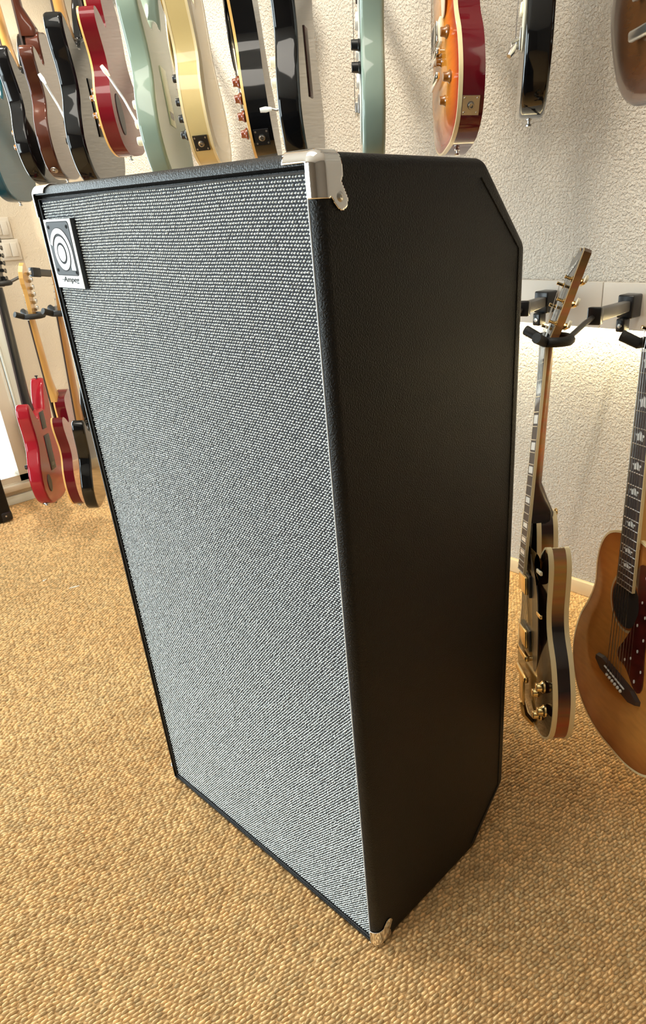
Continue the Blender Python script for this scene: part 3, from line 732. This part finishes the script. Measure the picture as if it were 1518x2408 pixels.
        MB().box(-.044, .044, yt - .013, yt - .004, bridge_z - .006, bridge_z + .006).build('bridge', hard, g, bevel=.002)
        for s in (-1, 1): MB().lathe((s * .039, yt + .006, bridge_z), (0, -1, 0), [(0, .005), (.013, .005), (.0135, .003), (.02, .003)], 10).build('bridge_post', hard, g)
        MB().box(-.048, .048, yt - .016, yt - .006, bridge_z - .052, bridge_z - .038).build('tailpiece', hard, g, bevel=.004, seg=3)
    if pickups == 'SSS':
        for z in (bridge_z + .048, bridge_z + .098, bridge_z + .148):
            if z < fe - .01: MB().box(-.036, .036, yt - .008, yt + .001, z - .0085, z + .0085).build('pickup', pick_mat, g, bevel=.003, seg=3)
    elif pickups == 'HH':
        for z in (bridge_z + .038, fe - .024):
            po = MB().box(-.045, .045, yt - .005, yt + .004, z - .0225, z + .0225).build('pickup_ring', pick_mat, g, bevel=.0015)
            MB().box(-.034, .034, yt - .011, yt - .004, z - .0185, z + .0185).build('pickup', hard, po, bevel=.002)
    # --- pickguard
    if guard:
        Q = catmull([(x, z) for x, z in guard], 60) if len(guard) > 5 else np.array(guard); m = len(Q)
        yg = yt - (.0005 if kind != 'J' else .0004)
        if arch and kind != 'J': yg = -h - .012
        v = [(p[0], yg, p[1]) for p in Q] + [(p[0], yg - .0022, p[1]) for p in Q]
        mesh('pickguard', v, [tuple(range(m)), tuple(range(m, 2 * m))[::-1]] + [(q, (q + 1) % m, m + (q + 1) % m, m + q) for q in range(m)], guard_mat or WHITE, g, sharp=60)
    for x, z in knobs: knob(g, x, z, -h - arch * .5 - .001, knob_mat, knob_kind)
    # --- jack on the edge
    if jack:
        jx, jz = jack; i = int(np.argmin((O[:, 0] - jx) ** 2 + (O[:, 1] - jz) ** 2)); p = O[i]; tt = O[(i + 1) % n] - O[i - 1]; tt /= np.linalg.norm(tt); nr = (tt[1], -tt[0])
        def jp(u, d, y): return (p[0] + tt[0] * u + nr[0] * d, y, p[1] + tt[1] * u + nr[1] * d)
        jo = None
        if plate == 'square':
            q = .0175
            v = [jp(u, d, y) for d in (-.002, .0018) for u, y in ((-q, -q), (q, -q), (q, q), (-q, q))]
            jo = mesh('jack_plate', v, [(0, 3, 2, 1), (4, 5, 6, 7), (0, 1, 5, 4), (1, 2, 6, 5), (2, 3, 7, 6), (3, 0, 4, 7)], jack_mat, g, smooth=False)
            for u in (-.013, .013):
                for y in (-.013, .013): MB().lathe(jp(u, .0018, y), (nr[0], 0, nr[1]), [(0, .0024), (.001, .002), (.0012, 0)], 8).build('screw', NICKEL, jo)
        MB().lathe(jp(0, .0012, 0), (nr[0], 0, nr[1]), [(0, .0075 if plate == 'square' else .0125), (.003, .0075 if plate == 'square' else .012), (.0034, .0058), (.0068, .0056), (.007, .0034), (.003, .0032)], 14).build('jack', NICKEL, jo or g)
    # --- strap buttons
    MB().lathe((0, 0, .001), (0, 0, -1), [(0, .0065), (.002, .0065), (.003, .0035), (.008, .003), (.0095, .0062), (.012, .0064), (.013, .004)], 12).build('strap_button', hard, g)
    if kind == 'S': MB().lathe((-.120, 0, .443), (0, 0, 1), [(0, .0055), (.001, .0035), (.008, .003), (.0095, .0060), (.012, .0064), (.013, .004)], 10).build('strap_button', hard, g)
    # --- covers on the back
    if cover:
        for (x0, x1, z0, z1, mat, slot) in cover:
            co = MB().box(x0, x1, h - .0005, h + .0022, z0, z1).build('back_cover', mat, g, bevel=.0008, smooth=False)
            if slot: MB().box((x0 + x1) / 2 - .016, (x0 + x1) / 2 + .016, h + .0022, h + .0026, z0 + .014, z0 + .028).build('slot', BLACK, co, smooth=False)
    if cover == 0 or (isinstance(cover, str)): pass
    if neckplate:
        MB().box(-.0255, .0255, h, h + .0018, J - .062, J + .0).build('neck_plate', hard if neckplate is True else neckplate, g, bevel=.0008)
    if whammy:
        w0, w1, tip = whammy
        a_, b_ = Vector(w0), Vector(w1)
        mid = a_ + (b_ - a_) * .12 + Vector((0, -.012, -.004))
        wo = MB().tube([a_, mid, a_.lerp(b_, .5) + Vector((0, -.004, 0)), b_], [.0028, .0028, .0026, .0026], 8).build('tremolo_arm', hard, g)
        d_ = (b_ - a_).normalized(); MB().tube([b_ - d_ * .022, b_ - d_ * .01, b_ + d_ * .002], [.003, .0055, .0042], 10).build('arm_tip', tip, wo)
    GUI[label] = (g, np_(0, yf + .01, N + .012), hp(0, hb / 2, .018), P)
    return g
def disc_part(g, nm, x, z, rx, rz, y, mat, n=28, th=.0018, sgn=1):
    v = [(x + rx * math.cos(2 * PI * q / n), y, z + rz * math.sin(2 * PI * q / n)) for q in range(n)]; v += [(p[0], y + sgn * th, p[2]) for p in v]
    return mesh(nm, v, [tuple(range(n)), tuple(range(n, 2 * n))[::-1]] + [(q, (q + 1) % n, n + (q + 1) % n, n + q) for q in range(n)], mat, g, sharp=60)

DKCOV = pbr('grey_black_cover', (.035, .035, .037), .45)
UP = 'electric guitars hanging in the upper row'
LO = 'guitars hanging in the lower row'
SG_ = dict(guard=[(.02, .05), (.10, .06), (.125, .10), (.105, .18), (.095, .24), (.10, .29), (.105, .33), (.07, .315), (.045, .30), (-.02, .30), (-.055, .33), (-.075, .30), (-.06, .22), (-.02, .16), (.0, .10)])
# upper row, from the corner towards the doorway side
guitar('electric_guitar', 'blue guitar with darker blue edge, mostly cut off at the picture edge, upper row', (-2.509, 0.740, 1.257, 0.8, 0.03, 0.02, 1.016), 'S', side=pbr('deep_blue', (.008, .05, .07), .08), front=BLUEB, back=BLUEB, neck=MAPLE, knobs=((.1, .12), (.11, .16)), jack=None, round_=.008, group=UP)
guitar('electric_guitar', 'glossy black guitar with a bright front edge, directly right of the blue guitar', (-2.202, 0.740, 1.298, 0.798, 0.047, 0.021, 1.035), 'S', side=BLACK, front=WHITE, back=BLACK, knobs=((.105, .15), (.12, .11)), knob_mat=AMBER, knob_kind='bell', neck=MAPLE, group=UP)
guitar('electric_guitar', 'brown mahogany guitar with dark neck and round chrome jack on its edge', (-2.065, 0.735, 1.309, 0.858, 0.013, 0.028, 0.942), 'L', t=.046, side=MAHOG, front=MAHOG, back=MAHOGB, neck=MAHOG, head='L', round_=.006, jack=(.13, .035), plate='round', knobs=((.1, .12), (.08, .09)), group=UP)
guitar('electric_guitar', 'glossy black guitar between the brown mahogany and the cherry red one', (-1.778, 0.720, 1.272, 0.766, 0.005, 0.056, 1.133), 'S', side=BLACK, front=BLACK, back=BLACK, neck=MAPLE, **SG_, knobs=((.1, .15), (.115, .11)), cover=((-.05, .035, .12, .25, BLACK, False),), whammy=((.035, -.030, .125), (.05, -.09, .26), WHITE), group=UP)
g4 = guitar('electric_guitar', 'cherry red guitar with cream front binding and a dark oval cover on its back', (-1.597, 0.720, 1.345, 0.781, 0.03, 0.093, 0.892), 'L', t=.05, side=CHERRY, front=CHERRY, back=CHERRY, binding=ORNG, neck=CHERRY, head='L', round_=0, arch=.008, pickups='HH', knobs=((.123, .16), (.135, .115), (.09, .18), (.1, .09)), knob_mat=AMBER, knob_kind='bell', group=UP)
disc_part(g4, 'back_cover', .095, .115, .028, .055, .0252, DKCOV)
guitar('electric_guitar', 'surf green guitar with a mint back cover plate, beside the cherry red one', (-1.329, 0.690, 1.243, 0.79, 0.06, -0.065, 1.144), 'S', side=SURF, front=SURF, back=SURF, neck=MAPLE, guard=SG_['guard'], guard_mat=WHITE, knobs=((.085, .165), (.10, .125), (.115, .09)), knob_mat=CREAMPL, knob_kind='barrel', cover=((-.012, .036, .13, .245, MINT, True),), whammy=((.04, -.03, .125), (.05, -.10, .25), CREAMPL), group=UP)
guitar('electric_guitar', 'cream guitar with double binding and square black jack plate', (-1.162, 0.710, 1.288, 0.79, 0.064, 0.021, 0.986), 'L', t=.056, side=CREAMB, front=CREAMB, back=CREAMB, binding=CREAM, both_binding=True, neck=CREAMB, head='L', round_=0, arch=.006, pickups='HH', pick_mat=BLKPL, knobs=((.085, .19), (.105, .14), (.11, .105), (.125, .07)), knob_kind='bell', jack=(.146, .047), jack_mat=BLKPL, guard=[(.02, .34), (.035, .34), (.085, .26), (.075, .20), (.055, .20), (.045, .26)], guard_mat=CREAMPL, group=UP)
guitar('electric_guitar', 'black single-cutaway guitar with amber binding and four copper knobs', (-0.949, 0.720, 1.282, 0.816, 0.072, 0.003, 0.951), 'L', t=.055, side=BLACK, front=BLACK, back=BLACK, binding=ORNG, neck=BLACK, head='L', round_=0, arch=.008, pickups='HH', pick_mat=CREAMPL, knobs=((.105, .165), (.125, .13), (.125, .095), (.125, .06)), knob_mat=COPPER, knob_kind='bell', jack=(.146, .047), jack_mat=BLKPL, guard=[(.02, .34), (.035, .34), (.10, .27), (.10, .20), (.055, .20), (.045, .26)], guard_mat=BLKPL, group=UP)
guitar('electric_guitar', 'black guitar with brown slotted back plate, hanging above the chrome cabinet corner', (-0.790, 0.700, 1.259, 0.68, 0.008, 0.049, 1.061), 'S', side=BLACK, front=BLACK, back=pbr('black_back_sheen', (.05, .042, .032), .08), neck=MAPLE, **SG_, pick_mat=CREAMPL, knobs=((.085, .185), (.095, .15)), knob_mat=CREAMPL, knob_kind='barrel', cover=((-.002, .036, .13, .247, pbr('dark_red_brown', (.06, .012, .006), .4), False), (.003, .031, .138, .239, pbr('pale_cover', (.22, .18, .13), .3), False)), whammy=((.04, -.03, .115), (.05, -.078, .111), WHITE), group=UP)  # back is black too; its reflection is painted in as lighter brown
guitar('electric_guitar', 'pale surf green guitar seen edge on, with two black knobs', (-0.587, 0.700, 1.244, 0.789, -0.036, -0.003, 0.984), 'S', side=SURF2, front=SURF2, back=SURF2, neck=MAPLE, guard=SG_['guard'], guard_mat=WHITE, knobs=((.11, .204), (.115, .168)), knob_kind='barrel', group=UP)
guitar('electric_guitar', 'cherry sunburst single-cutaway guitar with four amber knobs and cream binding', (-0.406, 0.760, 1.273, 0.841, -0.014, -0.136, 0.895), 'L', t=.053, side=CHERRY, front=SUNB, back=CHERRY, binding=CREAM, neck=CHERRY, head='L', round_=0, arch=.012, hard=CHROME, pickups='HH', pick_mat=CREAMPL, knobs=((.088, .193), (.028, .160), (.112, .108), (.066, .078)), knob_mat=AMBER, knob_kind='bell', jack=(.146, .045), jack_mat=NICKEL, bridge_z=.175, scale=.62, guard=[(.02, .34), (.035, .34), (.085, .29), (.08, .23), (.055, .23), (.045, .27)], guard_mat=CREAMPL, bw=.005, group=UP)
guitar('electric_guitar', 'glossy black guitar with white pickguard edge, next to the cherry sunburst one', (-0.214, 0.720, 1.304, 0.609, -0.035, 0.103, 0.947), 'S', side=BLACK, front=BLACK, back=BLACK, neck=MAPLE, guard=[(.05, .10), (.10, .11), (.118, .14), (.10, .20), (.095, .24), (.10, .29), (.105, .33), (.07, .315), (.045, .30), (-.02, .30), (-.055, .33), (-.075, .30), (-.06, .22), (-.02, .16), (.02, .12)], guard_mat=CREAMPL, pick_mat=CREAMPL, bridge_z=.115, whammy=((.04, -.03, .12), (.06, -.045, .095), NICKEL), group=UP)
g12 = guitar('electric_guitar', 'brown mahogany guitar facing the camera at the top corner, cut by the picture edge', (0.044, 0.680, 1.300, 0.8, 0.081, 0.024, 1.071), 'G', t=.036, side=MAHOG, front=BRBODY, back=MAHOG, neck=MAHOG, head='L', round_=.010, pickups='HH', pick_mat=BLKPL, bridge_z=.13, guard=[(-.06, .25), (-.055, .02), (-.01, .02), (.03, .06), (.04, .25)][:0] or None, group=UP)

# lower row
SD = dict(head='S')
guitar('electric_guitar', 'bright red guitar seen from behind, with black neck and two back covers', (-2.351, 0.508, 0.134, 0.929, -0.008, -0.108, 1.100), 'S', side=REDTR, front=REDTR, back=REDTR, neck=BLKPL, headcol=BLKPL, hard=BLKPL, cover=((-.03, .03, .12, .25, DKCOV, True),), neckplate=DKCOV, jack=(.10, .018), plate='round', knobs=((.1, .12), (.115, .155)), group=LO)
bpy.context.view_layer.update()
disc_part([o for o in C.objects if o.get('label', '').startswith('bright red')][0], 'back_cover', .085, .085, .021, .032, .0226, DKCOV)
guitar('electric_guitar', 'dark red bound guitar with maple neck, hanging between the bright red and the black one', (-2.156, 0.560, 0.182, 0.93, -0.019, 0.088, 0.955), 'L', t=.042, side=CHERRY, front=CHERRY, back=pbr('red_back_sheen', (.36, .10, .11), .2, coat=1), binding=ORNG, neck=MAPLE, head='S', round_=0, jack=(.10, .016), plate='round', scale=.62, bridge_z=.11, thick_heel=.03, group=LO)  # paler back colour paints in the bright window reflection
guitar('electric_guitar', 'black guitar with brown neck, half hidden behind the speaker cabinet edge', (-1.839, 0.476, 0.259, 0.95, -0.07, 0.03, 0.885), 'S', side=BLACK, front=BLACK, back=BLACK, neck=MAPLE2, scale=.62, group=LO)
def zramp(name, stops, rough=.12):
    m = bpy.data.materials.new(name); m.use_nodes = True; nt = m.node_tree; b = nt.nodes['Principled BSDF']
    tc = nd(nt, 'ShaderNodeTexCoord'); sp = nd(nt, 'ShaderNodeSeparateXYZ'); nt.links.new(tc.outputs['Object'], sp.inputs[0])
    mr = nd(nt, 'ShaderNodeMapRange'); z0, z1 = stops[0][0], stops[-1][0]; mr.inputs['From Min'].default_value = z0; mr.inputs['From Max'].default_value = z1
    nt.links.new(sp.outputs['Z'], mr.inputs['Value']); cr = nd(nt, 'ShaderNodeValToRGB'); e = cr.color_ramp.elements
    for i, (z, c) in enumerate(stops):
        p = (z - z0) / (z1 - z0); k = e[0] if i == 0 else (e[len(e) - 1] if i == len(stops) - 1 else e.new(p)); k.position = p; k.color = (*c, 1)
    nt.links.new(mr.outputs[0], cr.inputs[0])
    mp = nd(nt, 'ShaderNodeMapping'); mp.inputs['Scale'].default_value = (1, 1, 9); nt.links.new(tc.outputs['Object'], mp.inputs[0])
    nz = nd(nt, 'ShaderNodeTexNoise'); nz.inputs['Scale'].default_value = 9; nt.links.new(mp.outputs[0], nz.inputs['Vector'])
    mx = nd(nt, 'ShaderNodeMixRGB', blend_type='MULTIPLY'); mx.inputs[0].default_value = .6
    nt.links.new(cr.outputs[0], mx.inputs[1]); nt.links.new(nz.outputs['Color'], mx.inputs[2]); nt.links.new(mx.outputs[0], b.inputs['Base Color'])
    b.inputs['Roughness'].default_value = rough; return m
RIM = zramp('sunburst_rim', [(0, (.50, .11, .02)), (.07, (.50, .12, .022)), (.14, (.03, .012, .008)), (.25, (.025, .012, .008)), (.30, (.55, .22, .05)), (.37, (.75, .34, .085)), (.42, (.05, .016, .008)), (.5, (.02, .009, .006))])
RNECK = zramp('shaded_neck', [(.44, (.012, .007, .005)), (.52, (.14, .05, .015)), (.58, (.75, .26, .05)), (.70, (.62, .24, .055)), (.78, (.40, .15, .04)), (.84, (.60, .26, .07)), (.97, (.05, .02, .008))], .2)
R1 = guitar('hollow_body_guitar', 'dark tobacco hollow body guitar with thick cream binding and gold hardware', (0.0, .538, .164, .755, -.007, -.27), 'L', t=.042, k=1.06, side=RIM, front=TOBAC, back=RIM, binding=CREAM, both_binding=True, neck=RNECK, headcol=BLACK, head='L', round_=0, arch=.014, hard=GOLD, nu=5.7, bridge_z=.16, scale=.6287, joint=.452, fine=True, bw=.0056, proud=.016, pickups='HH', pick_mat=BLKPL, pegs=CREAMPL, knobs=((.135, .135), (.145, .09), (.10, .11), (.105, .065)), knob_mat=GOLD, knob_kind='bell', guard=[(.035, .38), (.055, .365), (.10, .30), (.098, .17), (.06, .15), (.052, .25), (.045, .33)], guard_mat=BLKPL, group=LO)
_g, _n, _h, _P = GUI['dark tobacco hollow body guitar with thick cream binding and gold hardware']
hd_ = [o for o in R1.children if o.name.startswith('headstock')][0]
nu_ = math.radians(5.7); tl_ = math.radians(15); ang = nu_ + tl_
def r1_head(x, y, z):
    yy = -.037 + .004 + y * math.cos(tl_) + z * math.sin(tl_); zz = .7887 + .003 + z * math.cos(tl_) - y * math.sin(tl_)
    dz = zz - .452; dy = yy + .021
    return Vector((x, -.021 + dy * math.cos(nu_) + dz * math.sin(nu_), .452 + dz * math.cos(nu_) - dy * math.sin(nu_)))
lettering('Gibson', .020, .3, PEARL, hd_, Matrix.Translation(r1_head(-.001, -.0008, .140)) @ Matrix.Rotation(PI / 2 - ang, 4, 'X') @ Matrix.Rotation(.25, 4, 'Z'), .052)
# lyre tailpiece, pickguard bracket and heel button of the hollow body
MB().box(-.022, .022, -.048, -.044, .05, .11).build('tailpiece', GOLD, R1, bevel=.0015)
MB().tube([(0, -.046, .05), (0, -.040, .02), (0, -.022, -.002), (0, .004, -.0045)], [.006, .007, .007, .006], 8).build('tailpiece_strap', GOLD, R1)
for z_, m__ in ((.275, GOLD), (.36, CREAMPL)):
    MB().box(.10, .135, -.038, -.033, z_ - .004, z_ + .004).build('pickguard_bracket', m__, R1, bevel=.0015)
MB().lathe((0, .013, .459), (0, 1, 0), [(0, .004), (.007, .003), (.009, .0075), (.012, .008), (.014, .005)], 12).build('strap_button', GOLD, R1)
R2 = guitar('acoustic_guitar', 'large amber-topped acoustic guitar with tortoise pickguard beside the tobacco hollow body', (.1742, .6286, .1353, .9354, -.0448, -.11), 'J', t=.118, side=MAPLE, front=SPRUCE, back=MAPLE, binding=CREAM, both_binding=True, neck=MAPLE, headcol=BLACK, head='L', round_=0, hard=GOLD, bridge_z=.168, scale=.635, fine=True, bw=.004, proud=.008, pickups=None, thick_heel=.09, joint=.465,
            guard=[(.036, .425), (.060, .430), (.085, .41), (.095, .37), (.085, .31), (.083, .26), (.088, .20), (.078, .178), (.058, .180), (.040, .195), (.018, .210), (-.004, .212), (-.008, .232), (.012, .262), (.034, .300), (.048, .335), (.042, .365), (.030, .395)], guard_mat=TORT, group=LO)
for x_, z_, r_ in ((.062, .41, .004), (.075, .385, .005), (.058, .36, .0035), (.072, .335, .004), (.05, .31, .004), (.075, .29, .004), (.06, .26, .0045), (.04, .235, .004), (.078, .225, .004), (.02, .222, .004), (.06, .195, .005), (.086, .35, .005)):
    disc_part(R2, 'inlay', x_, z_, r_ * .5, r_ * .8, -.0617, PEARL, 12, .0008, -1)
disc_part(R2, 'rosette', 0, .335, .060, .060, -.0595, pbr('rosette_ring', (.50, .36, .18), .4), 48, .0006, -1)
disc_part(R2, 'rosette', 0, .335, .054, .054, -.0600, SPRUCE, 48, .0006, -1)
disc_part(R2, 'sound_hole', 0, .335, .050, .050, -.0603, pbr('dark_hole', (.012, .006, .004), .9), 48, .0006, -1)

# ---------------------------------------------------------------- hangers: bracket on the wall, arm, padded yoke
def hanger(label, group, nut_w, x_wall, zw, fdir, sdir, up):
    """nut_w: where the neck passes through the yoke; fdir: direction to the guitar's back; sdir: sideways"""
    r = empty('guitar_hanger', label, 'hanger', (x_wall, YB - .030, zw), group)
    o = Vector((x_wall, YB - .030, zw)); nw_ = Vector(nut_w) - o
    bpy.context.view_layer.update()
    bk = MB().box(-.022, .022, -.055, 0, -.030, .028); bk.box(-.012, .012, -.075, -.04, -.062, -.028)
    bo = bk.build('bracket', BLKPL, r, bevel=.004)
    MB().lathe((.0, -.076, -.046), (0, -1, 0), [(0, .006), (.002, .0055), (.0025, .001)], 12).build('screw', NICKEL, bo)
    end = nw_ + Vector((.022, .125, .03)); st = Vector((0, -.045, 0)); d = (end - st); L_ = d.length
    if L_ > .08:
        rot = d.to_track_quat('Y', 'Z').to_matrix().to_4x4(); a = MB().box(-.011, .011, 0, L_, -.013, .013)
        ao = a.build('arm', STEEL, r, bevel=.003); ao.matrix_local = Matrix.Translation(st) @ rot
        c = MB().box(-.014, .014, L_ - .022, L_ + .012, -.017, .017).build('collar', BLKPL, r, bevel=.003); c.matrix_local = Matrix.Translation(st) @ rot
    f = Vector(fdir); s = Vector(sdir)
    y = MB(); y.tube([end, end.lerp(nw_ + f * .04, .5) + Vector((.0, 0, .006)), nw_ + f * .03], .0055, 8); y.build('stem', STEEL, r)
    pts = []
    for k in range(15):
        a = math.radians(-128 + 256 * k / 14)
        pts.append(nw_ + f * (.034 * math.cos(a)) + s * (.036 * math.sin(a)))
    tipa = pts[0] + (-f * .022 - s * .022) + Vector((0, 0, .012)); tipb = pts[-1] + (-f * .022 + s * .022) + Vector((0, 0, .012))
    MB().tube([tipa, pts[0]] + pts[1:-1] + [pts[-1], tipb], [.010] + [.0095] * 15 + [.010], 10).build('yoke', RUBBER, r)
names = list(GUI.items())
bpy.context.view_layer.update()
for i, (lb, (g, nutp, hp_, P)) in enumerate(names):
    M = frame_matrix(P); nw_ = M @ Vector(hp_); c, s = math.cos(P[3]), math.sin(P[3])
    low = P[2] < .8
    short = lb.replace(',', '').split(' hanging')[0].split(' seen')[0]; short = ' '.join(short.split()[:9])
    if short.split()[-1] in ('and', 'with', 'a', 'the', 'of', 'two', 'between', 'next', 'directly'): short = ' '.join(short.split()[:-1])
    hanger('padded hanger holding the %s' % short, 'hangers of the %s row' % ('lower' if low else 'upper'), nw_ - Vector((0, 0, .008)), nw_.x - .12, .925 if low else nw_.z + .01, (c, s, 0), (s, -c, 0), None)
# the next arm of the lower rail, with nothing visible on it
hanger('black padded hanger reaching out beyond the cabinet rear edge, without a guitar in view', 'hangers of the lower row', (-.36, .80, .925), -.505, .925, (.67, .74, 0), (.74, -.67, 0), None)
# upper rail carrying the upper hangers
ur = struct(MB().box(XL, XR, YB - .012, YB, 2.00, 2.14).build('trim_6', BOARD, smooth=False))
for a, b in zip(xs[:-1], xs[1:]):
    MB().box(a + .0012, b - .0012, YB - .030, YB - .012, 1.99, 2.15).build('panel', BOARD, ur, smooth=False, bevel=.0012)
